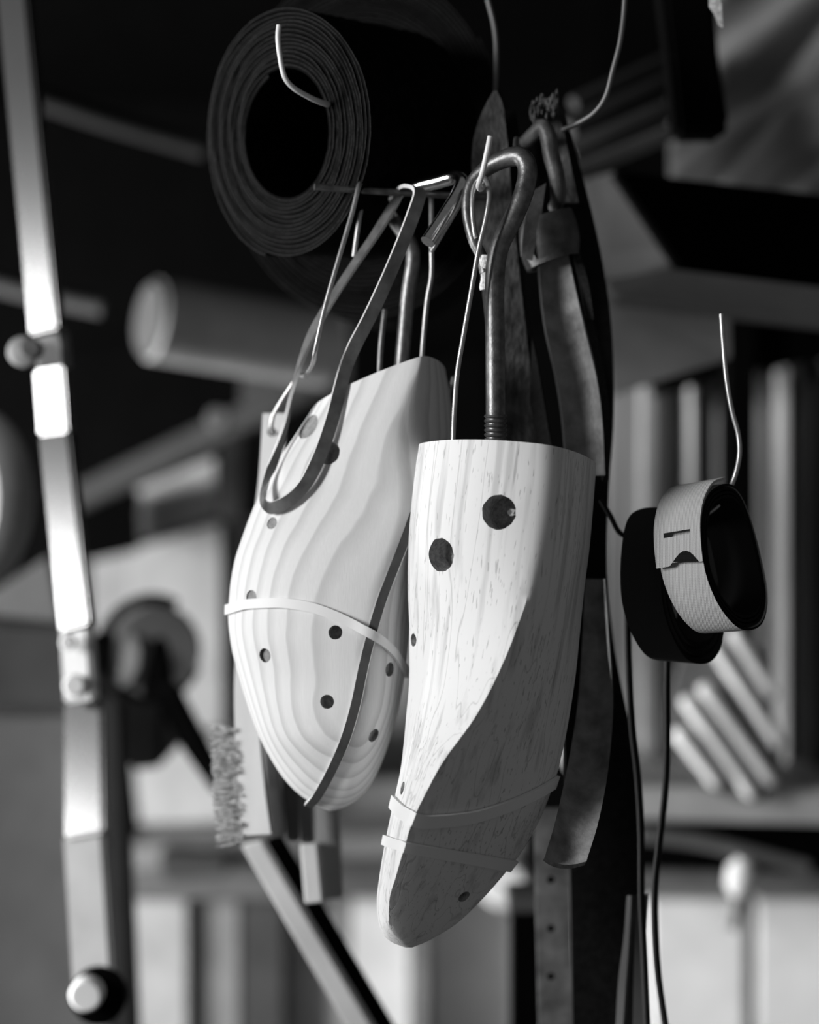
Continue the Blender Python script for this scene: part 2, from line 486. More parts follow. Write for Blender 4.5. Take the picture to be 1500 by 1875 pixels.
def carve(me, body_mat, groups, planes):
    bm = bmesh.new(); bm.from_mesh(me)
    for a, b, c in planes:
        n = (b-a).cross(c-a).normalized()
        if n.z < 0: n = -n
        g = list(bm.verts)+list(bm.edges)+list(bm.faces)
        r = bmesh.ops.bisect_plane(bm, geom=g, plane_co=a, plane_no=n, clear_outer=True)
        es = [e for e in r['geom_cut'] if isinstance(e, bmesh.types.BMEdge)]
        bmesh.ops.holes_fill(bm, edges=es, sides=0)
    bmesh.ops.recalc_face_normals(bm, faces=bm.faces)
    bm.to_mesh(me); bm.free()
    me.materials.append(body_mat)
    o = bpy.data.objects.new('tmp', me); COL.objects.link(o); tmp = [o]
    for specs, cm in groups:
        cme = cutters(specs); cme.materials.append(cm)
        c = bpy.data.objects.new('tmpc', cme); COL.objects.link(c); tmp.append(c)
        md = o.modifiers.new('b', 'BOOLEAN'); md.operation = 'DIFFERENCE'; md.object = c; md.solver = 'EXACT'
        md.material_mode = 'TRANSFER'
    bpy.context.view_layer.update()
    dg = bpy.context.evaluated_depsgraph_get()
    out = bpy.data.meshes.new_from_object(o.evaluated_get(dg), depsgraph=dg)
    for t in tmp: bpy.data.objects.remove(t, do_unlink=True)
    return out

# --- the rounded pine stretcher, toe down
LT = [ # y, left, right, ridge, p, front, back
 (590, 640, 800, 782, 1.5, .034, .030), (660, 612, 812, 768, 1.5, .035, .030), (700, 597, 820, 755, 1.5, .035, .030), (740, 577, 826, 738, 1.5, .035, .030),
 (790, 545, 829, 724, 1.5, .035, .030), (840, 512, 822, 722, 1.5, .035, .030), (880, 489, 812, 728, 1.55, .035, .030),
 (930, 464, 795, 728, 1.65, .036, .030), (980, 445, 778, 715, 1.8, .037, .030), (1030, 429, 765, 695, 1.9, .038, .030), (1080, 421, 757, 675, 2, .039, .030),
 (1130, 418, 751, 665, 2, .040, .030), (1180, 423, 747, 660, 2, .041, .030), (1230, 435, 742, 660, 2, .041, .030),
 (1290, 453, 732, 656, 2, .042, .030), (1340, 471, 719, 650, 2, .0405, .028), (1400, 502, 698, 640, 2, .031, .024), (1440, 532, 677, 628, 2, .023, .019),
 (1465, 562, 654, 618, 2, .014, .012), (1478, 586, 632, 612, 2, .007, .007), (1484, 602, 614, 608, 2, .002, .002)]
LA = Last(LT, lambda y: 0.945 + 0.010*max(0, (1000-y)/400), 2.0)
RT = [
 (750, 772, 1098, 985, 2, .046, .034), (812, 768, 1095, 985, 2, .046, .034), (850, 762, 1092, 985, 2, .046, .034), (920, 754, 1087, 980, 2, .047, .034), (1000, 748, 1080, 975, 1.8, .048, .034),
 (1080, 747, 1070, 968, 1.45, .050, .034), (1160, 750, 1062, 943, 1.2, .052, .034), (1230, 750, 1055, 914, 1.08, .054, .034),
 (1310, 744, 1043, 872, 1.0, .056, .034), (1400, 735, 1025, 808, 1.0, .056, .034), (1450, 725, 1009, 781, 1.0, .054, .034),
 (1500, 714, 989, 757, 1.0, .052, .032), (1560, 702, 955, 738, 1.05, .047, .030), (1605, 695, 920, 725, 1.1, .042, .027), (1650, 690, 880, 713, 1.15, .035, .023),
 (1690, 694, 838, 712, 1.3, .026, .017), (1710, 702, 808, 722, 1.5, .019, .012), (1725, 717, 780, 740, 1.8, .011, .008), (1735, 742, 755, 748, 2, .002, .002)]
RA = Last(RT, lambda y: 0.905, 1.5)

def hole(A, x, y, rpx, depth):
    c = A.front(x, y); n = A.normal(x, y)
    return (c, n, rpx*c.y/FPX, depth)

# left stretcher
t1 = thing('shoe_stretcher', 'smooth pale wooden shoe stretcher with ringed grain, hung left of the other, toe down', 'shoe stretcher', P(605, 1484, .945))
deep = [hole(LA, 602, 829, 22, .012), hole(LA, 614, 1158, 13, .010), hole(LA, 599, 1285, 13, .008)]
shal = [hole(LA, 564, 781, 25, .0012), hole(LA, 498, 958, 11, .0006), hole(LA, 460, 1093, 12.5, .0010), hole(LA, 485, 1200, 13, .0022), hole(LA, 714, 1226, 13, .003), hole(LA, 685, 1347, 13, .003)]
me = LA.mesh(595, 1484)
me = carve(me, WOOD_PALE, [(deep, WOOD_HOLE), (shal, WOOD_PLUG)], [(P(578, 738, .945), P(690, 672, .915), P(776, 658, .925))])
link('wooden_form', me, [WOOD_PALE, WOOD_HOLE, WOOD_PLUG], t1, angle=35)
rodr = 15*.93/FPX
shank = [(733, 700, .950), (738, 640, .950), (747, 540, .948), (756, 480, .946), (753, 450, .948), (738, 425, .953), (718, 398, .958)]
bend = [(722, 403, .957), (708, 380, .958), (708, 364, .955), (722, 352, .950), (765, 341, .941), (800, 333, .934), (832, 325, .928), (846, 334, .922), (838, 358, .916), (815, 395, .910), (783, 443, .903)]
link('hook_shank', tube_mesh([P(*p) for p in shank], 13.5*.93/FPX, seg=18, n=8), STEEL, t1)
link('hook_bend', tube_mesh([P(*p) for p in bend], 13.5*.93/FPX, seg=18, n=8), CHROME, t1)
# rubber strip over the toe, part of neither the rod nor the form's wood
strip = [(756, 940), (740, 985), (715, 1050), (697, 1100), (680, 1160), (666, 1220), (652, 1290), (634, 1350), (610, 1405), (585, 1450), (572, 1466)]
pth = [LA.front(x, y) + LA.normal(x, y)*.0016 for x, y in strip]; pth.append(P(566, 1474, .942)); 
me = ribbon_mesh(pth, lambda s: P(762, 1000, .93)-P(746, 996, .931), .0022, n=6)
o = link('rubber_strip', me, [STRIP_DARK, BAND_EDGE]); tag(o, 'dark narrow rubber strip running down to the toe of the smooth left stretcher', 'rubber strip')
yf = [(418, 1117), (460, 1106), (510, 1104), (560, 1110), (620, 1130), (680, 1163), (715, 1190), (737, 1222), (750, 1250)]
me = LA.band(lambda x: interp(yf, x, 1), 18, .0018, off=lambda x: .0003 + .0027*math.exp(-((x-677)/22)**2))
tag(link('rubber_band', me, BAND_PALE), 'pale rubber band stretched round the middle of the smooth left stretcher', 'rubber band')

# right stretcher
t2 = thing('shoe_stretcher', 'coarse grained wooden shoe stretcher with two large holes, half in shadow, on the right', 'shoe stretcher', P(748, 1735, .905))
deep = [hole(RA, 913, 938, 32, .024), hole(RA, 807, 1016, 31, .014)]
small = [hole(RA, 757, 1172, 12, .004), hole(RA, 737, 1443, 12, .003), hole(RA, 850, 1642, 12, .004)]
me = RA.mesh(752, 1735)
me = carve(me, WOOD_GRAIN, [(deep+small, WOOD_HOLE)], [(P(770, 814, .905), P(925, 806, .860), P(1092, 850, .905))])
link('wooden_form', me, [WOOD_GRAIN, WOOD_HOLE], t2, angle=35)
c = RA.front(936, 938)
link('pin', lathe_mesh(c+Vector((.0035, .016, 0)), c+Vector((-.0005, .0035, 0)), [(0, .0022), (.8, .0022), (.95, .0019), (1, .0012)], 16), CHROME, t2)
rod2 = [(909, 860, .895), (908, 805, .895), (907, 640, .895), (906, 520, .894), (914, 455, .893), (940, 400, .892), (960, 350, .892), (966, 310, .893), (955, 288, .895), (930, 289, .900), (900, 303, .905), (872, 325, .908), (858, 352, .908), (857, 395, .907), (868, 440, .906), (882, 470, .905), (889, 500, .904)]
hr = tube_mesh([P(*p) for p in rod2], lambda s: (18 if s < .55 else 18-7*min(1, (s-.55)/.2))*.895/FPX, seg=20, n=8)
rod = link('hook_rod', hr, STEEL_DARK, t2)
# thread ridges on the rod where it enters the wood
for i in range(6):
    y = 762 + i*8.5
    me = tube_mesh([P(908, y, .895) + Vector((math.cos(a)*.0052, math.sin(a)*.0052, .0006*math.sin(a))) for a in [2*math.pi*k/20 for k in range(20)]], .0010, seg=6, n=1, closed=True, raw=True)
    link('thread_ridge', me, STEEL_DARK, rod)
link('tape_wrap', tube_mesh([P(890, 468, .904), P(889, 490, .904), P(890, 515, .904), P(891, 531, .904)], lambda s: (11+2*math.sin(s*9))*.9/FPX, seg=14), PALE_TAPE, t2)
ya = [(700, 1440), (722, 1470), (745, 1492), (775, 1503), (850, 1497), (920, 1478), (980, 1452), (1030, 1422)]
me = RA.band(lambda x: interp(ya, x, 1), 23, .0018)
tag(link('rubber_band', me, BAND_PALE), 'wider pale rubber band sagging round the forepart of the coarse grained stretcher', 'rubber band')
yb = [(695, 1535), (735, 1548), (800, 1560), (870, 1572), (940, 1584), (1000, 1590)]
me = RA.band(lambda x: interp(yb, x, 1), 18, .0017)
tag(link('rubber_band', me, BAND_PALE), 'lower pale rubber band nearest the toe of the coarse grained stretcher', 'rubber band')

# ------------------------------------------------------------------ peg bar, wires, long band
def wire(name, pts, r, m, label, cat='wire hook', parent=None, n=6):
    o = link(name, tube_mesh([P(*p) for p in pts], r, seg=10, n=n), m, parent)
    if label: tag(o, label, cat)
    return o
mm = lambda px, d=.9: px*d/FPX
bar = thing('peg_bar', 'thin dark horizontal steel peg the stretchers and rubber loop hang from', 'peg', P(850, 362, .945))
link('peg', tube_mesh([P(576, 342, .922), P(640, 347, .928), P(760, 354, .938), P(905, 362, .955)], mm(6.5), seg=12), STEEL_DARK, bar)
link('peg_plate', slab_mesh([(885, 335, .958), (925, 337, .958), (925, 392, .958), (885, 390, .958)], .004, .0008), STEEL_DARK, bar)
wire('wire_hook', [(648, 470, .940), (655, 420, .940), (664, 362, .940), (665, 345, .938), (661, 336, .930), (656, 345, .921), (645, 390, .918), (620, 475, .915), (597, 555, .914), (583, 615, .914), (577, 645, .916), (575, 660, .922), (568, 676, .932), (556, 690, .945)], mm(4.6), WIRE, 'thin bright wire hook hanging over the left end of the dark peg')
wire('wire_hook', [(771, 349, .952), (783, 349, .950), (789, 358, .947), (790, 400, .944), (790, 450, .940), (790, 505, .940), (783, 545, .941), (777, 600, .943), (772, 664, .945), (771, 690, .945)], mm(4.6), WIRE, 'kinked thin wire going down into the top of the smooth left stretcher')
wire('wire_hook', [(856, 340, .925), (849, 362, .918), (830, 395, .912), (805, 437, .910), (793, 456, .912), (790, 458, .918)], mm(4.2), WIRE, 'short slanting wire beside the tip of the bright steel hook')
wire('wire_stub', [(695, 690, .950), (697, 640, .950), (701, 600, .950), (705, 567, .950)], mm(5.2), STEEL, 'short upright wire stub on top of the smooth left stretcher', 'wire')
wire('wire_hook', [(829, 840, .895), (830, 800, .895), (833, 740, .893), (838, 680, .890), (848, 620, .888), (862, 540, .886), (876, 460, .884), (890, 400, .883), (896, 360, .884), (893, 335, .888), (886, 326, .893), (876, 330, .896), (867, 348, .896), (865, 385, .894), (869, 425, .893), (873, 436, .893)], mm(4.8), WIRE, 'long pale wire looping up from the coarse grained stretcher through the dark hook')
wire('wire_hook', [(898, 250, .872), (893, 275, .872), (884, 315, .874), (877, 338, .880), (880, 346, .890), (886, 338, .905), (893, 320, .925), (905, 290, .946)], mm(5.5), WIRE_PALE, 'stout pale wire hook threaded through the wire eye at the dark hook')  # light on the hook tip is put in by this paler colour
wire('wire_hook', [(884, -30, 1.0), (896, 10, 1.0), (907, 60, 1.0), (909, 120, 1.0), (905, 200, .99), (905, 250, .98)], mm(5), WIRE_DULL, 'dark wire coming down from the top edge behind the suede tab')  # unlit upper length of the same wire, darkened by its colour
wire('wire_hook', [(511, 46, .905), (509, 70, .905), (513, 105, .906), (520, 138, .907), (533, 157, .910), (555, 172, .916), (590, 188, .928), (640, 200, .955), (690, 205, .985)], mm(5), WIRE_PALE, 'pale bent wire hook inside the upper rubber sheet roll')
wire('wire_hook', [(1146, -30, .935), (1142, 30, .935), (1135, 80, .935), (1122, 130, .937), (1110, 175, .940), (1090, 205, .945), (1060, 225, .952), (1030, 238, .96)], mm(5), WIRE_DULL, 'dull wire hook curving down to the frayed leather straps')
wire('wire_hook', [(1321, 575, .915), (1324, 620, .915), (1330, 690, .915), (1340, 750, .915), (1352, 795, .915), (1354, 835, .915), (1343, 880, .917), (1322, 918, .915), (1297, 940, .915), (1270, 955, .918)], mm(4.6), WIRE, 'slender bright wire hook carrying the coiled straps at the right')

# long rubber loop over the peg
lp = [(752, 342, .926), (768, 352, .918), (758, 390, .914), (735, 450, .912), (706, 518, .911), (676, 582, .915), (650, 632, .918), (634, 672, .907), (622, 715, .906), (606, 775, .905), (583, 840, .904), (556, 890, .904), (523, 920, .905), (494, 930, .918), (482, 915, .926), (488, 880, .934), (505, 835, .938), (522, 780, .940), (534, 720, .940), (552, 660, .938), (572, 610, .936), (600, 560, .935), (642, 495, .934), (690, 425, .937), (722, 372, .941), (736, 347, .937)]
lp = [(x, y, LA.front(x, y).y - .0060) if 660 < y < 931 and i < 14 else (x, y, d) for i, (x, y, d) in enumerate(lp)]
def lwb(s):
    keys = [(0, (20, 12, -1)), (.08, (22, 10, -6)), (.30, (23, 8, -8)), (.40, (21, 8, -13)), (.48, (6, 8, -23)), (.54, (-6, 2, -18)), (.60, (-17, -6, 4)), (.68, (-2, -17, 2)), (.78, (20, -8, 6)), (.94, (22, -6, 8)), (1.0, (20, 12, -1))]
    for (s0, v0), (s1, v1) in zip(keys, keys[1:]):
        if s0 <= s <= s1:
            v = Vector(v0).lerp(Vector(v1), (s-s0)/(s1-s0)); return Vector((mm(v.x), mm(v.y), mm(v.z)))
me = ribbon_mesh([P(*p) for p in lp], lwb, .0021, closed=True, n=6, cross=3)
tag(link('rubber_loop', me, [BAND_DARK, BAND_EDGE]), 'long flat dark rubber loop with pale edges hung over the peg across the smooth stretcher', 'rubber loop')

# ------------------------------------------------------------------ rolls of black rubber sheet
def sheet_roll(name, label, c, axis, r0, r1, turns, length, skew=0.0, flat=1.0):
    a = Vector(axis).normalized(); u = a.cross(Vector((0, 0, 1))).normalized(); v = u.cross(a).normalized()
    th = (r1-r0)/turns
    N = int(turns*56); verts = []; faces = []; fm = []
    for i in range(N+1):
        t = i/56; ang = 2*math.pi*t + skew; r = r0 + th*t
        wob = 1+0.006*math.sin(ang*3+t)
        jit = random.uniform(-.0003, .0003) + .0006*math.sin(ang*2 + t*1.7)
        for rr in (r, r+th*0.62, r+th*0.78):
            q = c + (u*math.cos(ang)*flat + v*math.sin(ang))*rr*wob
            verts.append(q - a*jit); verts.append(q + a*length)
    for i in range(N):
        b = i*6; e = b+6
        faces += [(b, e, e+2, b+2), (b+2, e+2, e+4, b+4), (b+1, b+3, e+3, e+1), (b+3, b+5, e+5, e+3), (b, b+1, e+1, e), (b+4, e+4, e+5, b+5)]; fm += [1, 2, 1, 1, 0, 0]
    for b in (0, N*6): faces.append((b, b+1, b+3, b+5, b+4, b+2)); fm.append(1)
    o = link(name, mesh_from(verts, faces, fm), [BLACK_RUBBER, RUBBER_EDGE, RUBBER_LINE], angle=30)
    return tag(o, label, 'sheet roll')
ax = Vector((0.62, 0.78, 0.10))
sheet_roll('rubber_sheet_roll', 'roll of black rubber sheet with its spiral end facing, pale wire hook inside', P(523, 245, .955), ax, mm(112, .955), mm(222, .955), 14.4, .10, skew=1.9, flat=.90)
sheet_roll('rubber_sheet_roll', 'larger black rubber sheet roll in shadow behind the spiral roll', P(665, 262, 1.06), (0.12, 0.98, 0.04), mm(170, 1.06), mm(318, 1.06), 16, .10, skew=0.6, flat=.80)

# ------------------------------------------------------------------ leather straps
def strap(name, left, right, th, mats, label, curl=0.0, cat='leather strap', parent=None, n=6):
    o = link(name, strip_mesh(left, right, th, n=n, curl=curl), mats, parent)
    if label: tag(o, label, cat)
    return o
strap('leather_tab', [(904, 166, .953), (889, 192, .953), (873, 230, .953), (865, 270, .953), (865, 330, .953), (874, 430, .953), (888, 560, .953), (902, 680, .953), (915, 830, .953)],
      [(910, 166, .953), (921, 192, .953), (926, 230, .953), (931, 270, .953), (935, 330, .953), (944, 430, .953), (958, 560, .955), (972, 680, .958), (985, 830, .96)], .0025, [SUEDE, LEATHER_DARK],
      'rough suede leather tab with a pointed top behind the dark hook', cat='leather tab')
strap('leather_strap', [(920, 200, .965), (934, 280, .965), (938, 400, .964), (940, 540, .962), (955, 660, .960), (975, 760, .958), (985, 830, .958)],
      [(945, 205, .965), (955, 280, .965), (962, 400, .962), (960, 540, .960), (983, 660, .957), (1000, 760, .955), (1012, 830, .955)], .003, [LEATHER_BLACK, FELT_EDGE],
      'narrow black strap hanging between the suede tab and the worn brown strap')
strap('leather_strap', [(985, 440, .945), (990, 520, .943), (1000, 600, .940), (1020, 690, .938), (1032, 770, .937), (1040, 870, .937)],
      [(1036, 440, .950), (1052, 520, .948), (1070, 600, .946), (1092, 690, .945), (1103, 770, .944), (1108, 870, .944)], .0035, [LEATHER, FELT_EDGE],
      'worn mid grey leather strap with a cracked face, cut off beside the coarse stretcher', curl=.004)
bs = strap('leather_strap', [(978, 205, .985), (985, 300, .985), (1000, 450, .985), (1020, 600, .985), (1040, 760, .985), (1050, 900, .985), (1040, 1050, .985), (1035, 1200, .985), (1035, 1400, .985), (1045, 1600, .99), (1050, 1900, 1.0)],
      [(1030, 196, .985), (1057, 285, .985), (1098, 450, .985), (1120, 600, .985), (1124, 760, .985), (1115, 900, .985), (1112, 1050, .985), (1128, 1200, .985), (1166, 1400, .985), (1180, 1600, .99), (1176, 1900, 1.0)], .006, [LEATHER_BLACK, LEATHER_BLACK],
      'long broad black leather strap hanging down the middle to the bottom of the picture')
strap('leather_strap', [(1036, 440, .956), (1055, 530, .955), (1075, 610, .955), (1095, 690, .953), (1104, 770, .950), (1104, 880, .950)],
      [(1052, 440, .956), (1072, 530, .955), (1092, 610, .955), (1108, 690, .953), (1118, 770, .950), (1116, 880, .950)], .005, [FELT_EDGE, FELT_EDGE],
      'thin black felt strip along the right edge of the worn grey strap')
strap('leather_strap', [(1045, 420, .950), (1050, 460, .950), (1062, 520, .950), (1072, 580, .950)], [(1054, 420, .950), (1062, 460, .950), (1078, 520, .950), (1088, 585, .950)], .003, [FELT_EDGE, FELT_EDGE],
      'short black stitched flap above the felt strip on the worn strap', cat='leather flap')
# rolled keeper loop and looped end above the worn strap
kp = thing('leather_keeper', 'dark leather keeper loop wrapped round the straps below the frayed end', 'keeper loop', P(1005, 500, .945))
ring = []
for k in range(20):
    a = 2*math.pi*k/20
    ring.append(P(1006, 440, .955) + Vector((math.cos(a)*mm(50), math.sin(a)*.018, math.cos(a)*mm(16))))
link('band', ribbon_mesh(ring, Vector((-mm(14), 0, mm(88))), .0025, closed=True, raw=True, curl=-.002, cross=6), [LEATHER_DARK, LEATHER_DARK], kp)
link('tongue', strip_mesh([(975, 350, .937), (965, 390, .935), (958, 430, .935), (955, 470, .937)], [(1000, 335, .94), (992, 390, .938), (985, 430, .938), (975, 478, .938)], .003), [LEATHER, LEATHER_DARK], kp)
lo_ = thing('leather_loop', 'dark rolled leather loop with a frayed top beside the curved dull wire', 'leather loop', P(1010, 370, .95))
link('roll', tube_mesh([P(960, 262, .958), P(978, 245, .95), P(994, 232, .945), P(1004, 250, .943), (P(1010, 285, .943)), P(1020, 325, .944), P(1022, 365, .948), P(1015, 380, .955)], lambda s: mm(13+3*math.sin(s*3.1)), seg=12), LEATHER_DARK, lo_)
link('frayed_strip', strip_mesh([(975, 215, .962), (985, 240, .962), (1015, 300, .962), (1035, 370, .962)], [(1012, 190, .962), (1030, 230, .962), (1045, 300, .962), (1060, 370, .962)], .004), [SUEDE, FELT_EDGE], lo_)
bm = bmesh.new()
for k in range(260):
    x = random.uniform(972, 1022); y = random.gauss(206 - (x-972)*.3, 8); d = random.uniform(.95, .965)
    r = random.uniform(.0004, .0012)
    bmesh.ops.create_icosphere(bm, subdivisions=1, radius=r, matrix=Matrix.Translation(P(x, y, d)) @ Matrix.Diagonal((1, 1, random.uniform(.8, 3.5), 1)))
me = bpy.data.meshes.new('mesh'); bm.to_mesh(me); bm.free()
fr = link('fraying', me, SUEDE, lo_); fr['kind'] = 'stuff'
wire('leather_thong', [(946, 255, .93), (945, 272, .915), (948, 290, .91)], mm(6), STEEL_DARK, 'short dark stub standing on the bend of the dark hook', 'stub')

strap('leather_strap', [(1072, 1060, .946), (1066, 1180, .944), (1058, 1290, .936), (1040, 1400, .915), (1018, 1500, .888), (998, 1568, .868)],
      [(1108, 1060, .940), (1116, 1180, .938), (1122, 1290, .932), (1115, 1400, .915), (1097, 1500, .890), (1074, 1577, .872)], .0035, [LEATHER, LEATHER_DARK],
      'curved grey leather strap end with a cut edge beside the coarse stretcher', curl=.005)
MOTTLED = mat('mottled_leather', .11, .6, var=.6, scale=60)
me = strip_mesh([(978, 1480, 1.05), (980, 1600, 1.05), (984, 1750, 1.055), (988, 1910, 1.06)], [(1040, 1480, 1.05), (1043, 1600, 1.05), (1047, 1750, 1.055), (1052, 1910, 1.06)], .003)
for p in me.polygons: p.material_index = 0
me = carve(me, MOTTLED, [([(P(1009, y, 1.05+(y-1600)*.000033), Vector((0, -1, 0)), mm(7, 1.05), .012) for y in (1611, 1700, 1788)], HOOK_BLACK)], [])
tag(link('leather_strap', me, [MOTTLED, HOOK_BLACK], angle=30), 'blurred mottled leather strap with punched holes at the bottom of the picture', 'leather strap')
strap('leather_strap', [(1060, 1570, 1.04), (1062, 1700, 1.04), (1060, 1910, 1.045)], [(1090, 1570, 1.04), (1093, 1700, 1.04), (1092, 1910, 1.045)], .003, [paint('dim_leather', .07), LEATHER_DARK], 'blurred dim strap between the mottled strap and the broad black strap')
strap('leather_strap', [(1148, 1640, .975), (1142, 1720, .975), (1132, 1800, .975), (1126, 1910, .975)], [(1156, 1640, .972), (1152, 1720, .972), (1146, 1800, .972), (1139, 1910, .972)], .003, [paint('dim_edge', .06), LEATHER_DARK], 'slim strap edge catching light at the bottom of the broad black strap')
strap('leather_strap', [(1166, 1640, .970), (1162, 1720, .970), (1158, 1910, .970)], [(1186, 1640, .968), (1182, 1720, .968), (1178, 1910, .968)], .003, [paint('dim_edge_two', .045), LEATHER_DARK], 'dark slim strap beside the black cords at the bottom of the picture')
# black cords
wire('cord', [(1100, 915, .95), (1118, 945, .95), (1132, 972, .95), (1150, 985, .952)], mm(5, .95), CORD, 'short black cord running from the straps to the black webbing coil', 'cord')
wire('cord', [(1152, 1040, .962), (1150, 1120, .962), (1152, 1220, .962), (1158, 1330, .962), (1168, 1420, .962), (1174, 1520, .962), (1175, 1640, .962), (1180, 1760, .962), (1186, 1900, .962)], mm(6.5, .96), CORD, 'black cord hanging from the left side of the black webbing coil', 'cord')
wire('cord', [(1224, 1180, .965), (1222, 1260, .965), (1222, 1370, .965), (1218, 1450, .965), (1208, 1540, .965), (1200, 1620, .965), (1200, 1700, .965), (1206, 1790, .965), (1222, 1900, .965)], mm(6.5, .96), CORD, 'black cord hanging straight from under the black webbing coil', 'cord')

# ------------------------------------------------------------------ coiled straps on the wire hook
wc = thing('webbing_coil', 'black webbing strap wound in a tall coil behind the grey strap', 'strap coil', P(1225, 1222, .945))
CO = Vector((-.003, -.022, 0))
cl = [(1232, 935, .955), (1190, 950, .945), (1176, 1010, .940), (1176, 1090, .938), (1192, 1150, .938), (1222, 1195, .941), (1262, 1198, .948), (1284, 1160, .956), (1290, 1080, .965), (1282, 1000, .968), (1262, 950, .962)]
cen = Vector((0, 0, 0))
for p in cl: cen += P(*p)/len(cl)
for k in range(3):
    f = 1 - .11*k
    pts = [cen + (P(*p)-cen)*f + CO for p in cl]
    link('webbing_turn', ribbon_mesh(pts, Vector((mm(72), -.008, -mm(4))), .0028, closed=True, n=6, cross=4), [WEB_BLACK, HOOK_BLACK], wc)
gc = thing('hook_and_loop_strap', 'pale grey woven hook and loop strap coiled with black inner side, hung on the wire', 'strap coil', P(1320, 1165, .92))
gl = [(1292, 893, .932), (1262, 905, .922), (1246, 940, .912), (1244, 1000, .907), (1254, 1060, .905), (1280, 1115, .907), (1315, 1148, .914), (1350, 1140, .926), (1362, 1095, .938), (1352, 1030, .946), (1335, 960, .946), (1315, 910, .940)]
cen = Vector((0, 0, 0))
for p in gl: cen += P(*p)/len(gl)
wv = Vector((mm(72), -.010, mm(8)))
for k in range(4):
    f = 1 - .055*k
    pts = [cen + (P(*p)-cen)*f + CO for p in gl]
    link('strap_turn', ribbon_mesh(pts, wv, .0013, closed=True, n=6, cross=4), [WEB_GREY if k == 0 else HOOK_BLACK, HOOK_BLACK], gc)
# strap head with a slot and a scooped end, lying over the coil
hp = [(1284, 884, .928), (1262, 893, .920), (1246, 920, .911), (1239, 955, .9055), (1239, 990, .9035), (1243, 1032, .9025)]
path = catmull([P(*p)+CO for p in hp], 8)
Nh = len(path)
hm = ribbon_mesh(path, lambda s: Vector((mm(78), -.009, mm(14))), .0013, raw=True, cross=14, holes=lambda i, j: int(Nh*.69) <= i < int(Nh*.69)+2 and 3 <= j <= 10)
M = 15
for sgn in range(2):
    for j in range(M):
        q = j/14
        k = (Nh-1)*2*M + sgn*M + j
        if .3 < q < .92:
            hm.vertices[k].co.z += mm(24)*math.sin((q-.3)/.62*math.pi)
link('strap_head', hm, [WEB_GREY, WEB_GREY], gc)

# ------------------------------------------------------------------ brush, slats and rods just behind the stretchers
wood_b = paint('pale_brush_wood', 0.78, var=.12, scale=40, stretch=(1, 1, .2))
br = thing('shoe_brush', 'pale wooden brush with a hole at its tip and stiff bristles, behind the smooth stretcher', 'brush', P(465, 1530, 1.01))
hl = [(481, 757, 1.0), (473, 880, 1.0), (457, 1000, 1.0), (438, 1130, 1.0), (429, 1240, 1.0), (430, 1340, 1.0), (436, 1440, 1.0), (443, 1530, 1.0)]
hrr = [(524, 757, 1.0), (516, 880, 1.0), (502, 1000, 1.0), (484, 1130, 1.0), (474, 1240, 1.0), (475, 1340, 1.0), (484, 1440, 1.0), (496, 1527, 1.0)]
me = strip_mesh(hl, hrr, .012, n=6); me.materials.append(wood_b)
hb = bpy.data.objects.new('tmp', me); COL.objects.link(hb)
cme = cutters([(P(498, 791, 1.0), Vector((0, -1, 0)), mm(8, 1.0), .03)]); cme.materials.append(WOOD_HOLE)
hc = bpy.data.objects.new('tmpc', cme); COL.objects.link(hc)
md = hb.modifiers.new('b', 'BOOLEAN'); md.operation = 'DIFFERENCE'; md.object = hc; md.solver = 'EXACT'; md.material_mode = 'TRANSFER'
bpy.context.view_layer.update(); dg = bpy.context.evaluated_depsgraph_get()
out = bpy.data.meshes.new_from_object(hb.evaluated_get(dg), depsgraph=dg)
bpy.data.objects.remove(hb, do_unlink=True); bpy.data.objects.remove(hc, do_unlink=True)
for p in out.polygons:
    if p.material_index == 1 and len(out.materials) < 2: p.material_index = 0
link('handle', out, [wood_b, WOOD_HOLE], br, angle=30)
bm = bmesh.new()
for k in range(420):
    y = random.uniform(1335, 1545); d = random.uniform(.998, 1.014)
    x0 = interp([(1340, 432), (1440, 438), (1545, 446)], y, 1); ln = random.uniform(30, 50)
    a = P(x0, y, d); b = P(x0-ln, y+random.uniform(-12, 12), d+random.uniform(-.004, .004))
    ax_ = (b-a); L_ = ax_.length; q = ax_.to_track_quat('Z', 'Y').to_matrix().to_4x4()
    bmesh.ops.create_cone(bm, cap_ends=True, segments=4, radius1=.0007, radius2=.0005, depth=L_, matrix=Matrix.Translation((a+b)/2) @ q)
me = bpy.data.meshes.new('mesh'); bm.to_mesh(me); bm.free()
bb = link('bristles', me, paint('grey_bristle', .45, var=.6, scale=400), br); bb['kind'] = 'stuff'
wire('wire_loop', [(498, 793, .998), (497, 782, .990), (501, 760, .985), (515, 735, .975), (530, 712, .965), (545, 690, .955), (556, 688, .945)], mm(4), WIRE, 'thin wire tying the brush tip to the wire hook', 'wire')
def slab(name, outline, th, m, label, cat, bevel=.001, group=None, back=(0, 1, 0)):
    return tag(link(name, slab_mesh(outline, th, bevel, back), m, smooth=False), label, cat, group)
slab('wooden_slat', [(478, 1300, 1.03), (500, 1300, 1.03), (522, 1534, 1.03), (497, 1536, 1.03)], .01, G30, 'dark narrow wooden slat right beside the bristled brush', 'slat')
slab('wooden_slat', [(512, 1380, 1.04), (540, 1380, 1.04), (548, 1540, 1.04), (526, 1541, 1.04)], .01, G20, 'blackish slat hanging between the dark slat and the toe of the smooth stretcher', 'slat')
slab('wooden_slat', [(540, 1400, 1.05), (566, 1400, 1.05), (574, 1545, 1.05), (552, 1546, 1.05)], .01, G30, 'dark slat directly above the short white slat', 'slat')
slab('wooden_slat', [(549, 1547, 1.06), (581, 1545, 1.06), (591, 1652, 1.06), (558, 1656, 1.06)], .008, G80, 'short white slat end hanging below the toe of the smooth stretcher', 'slat')
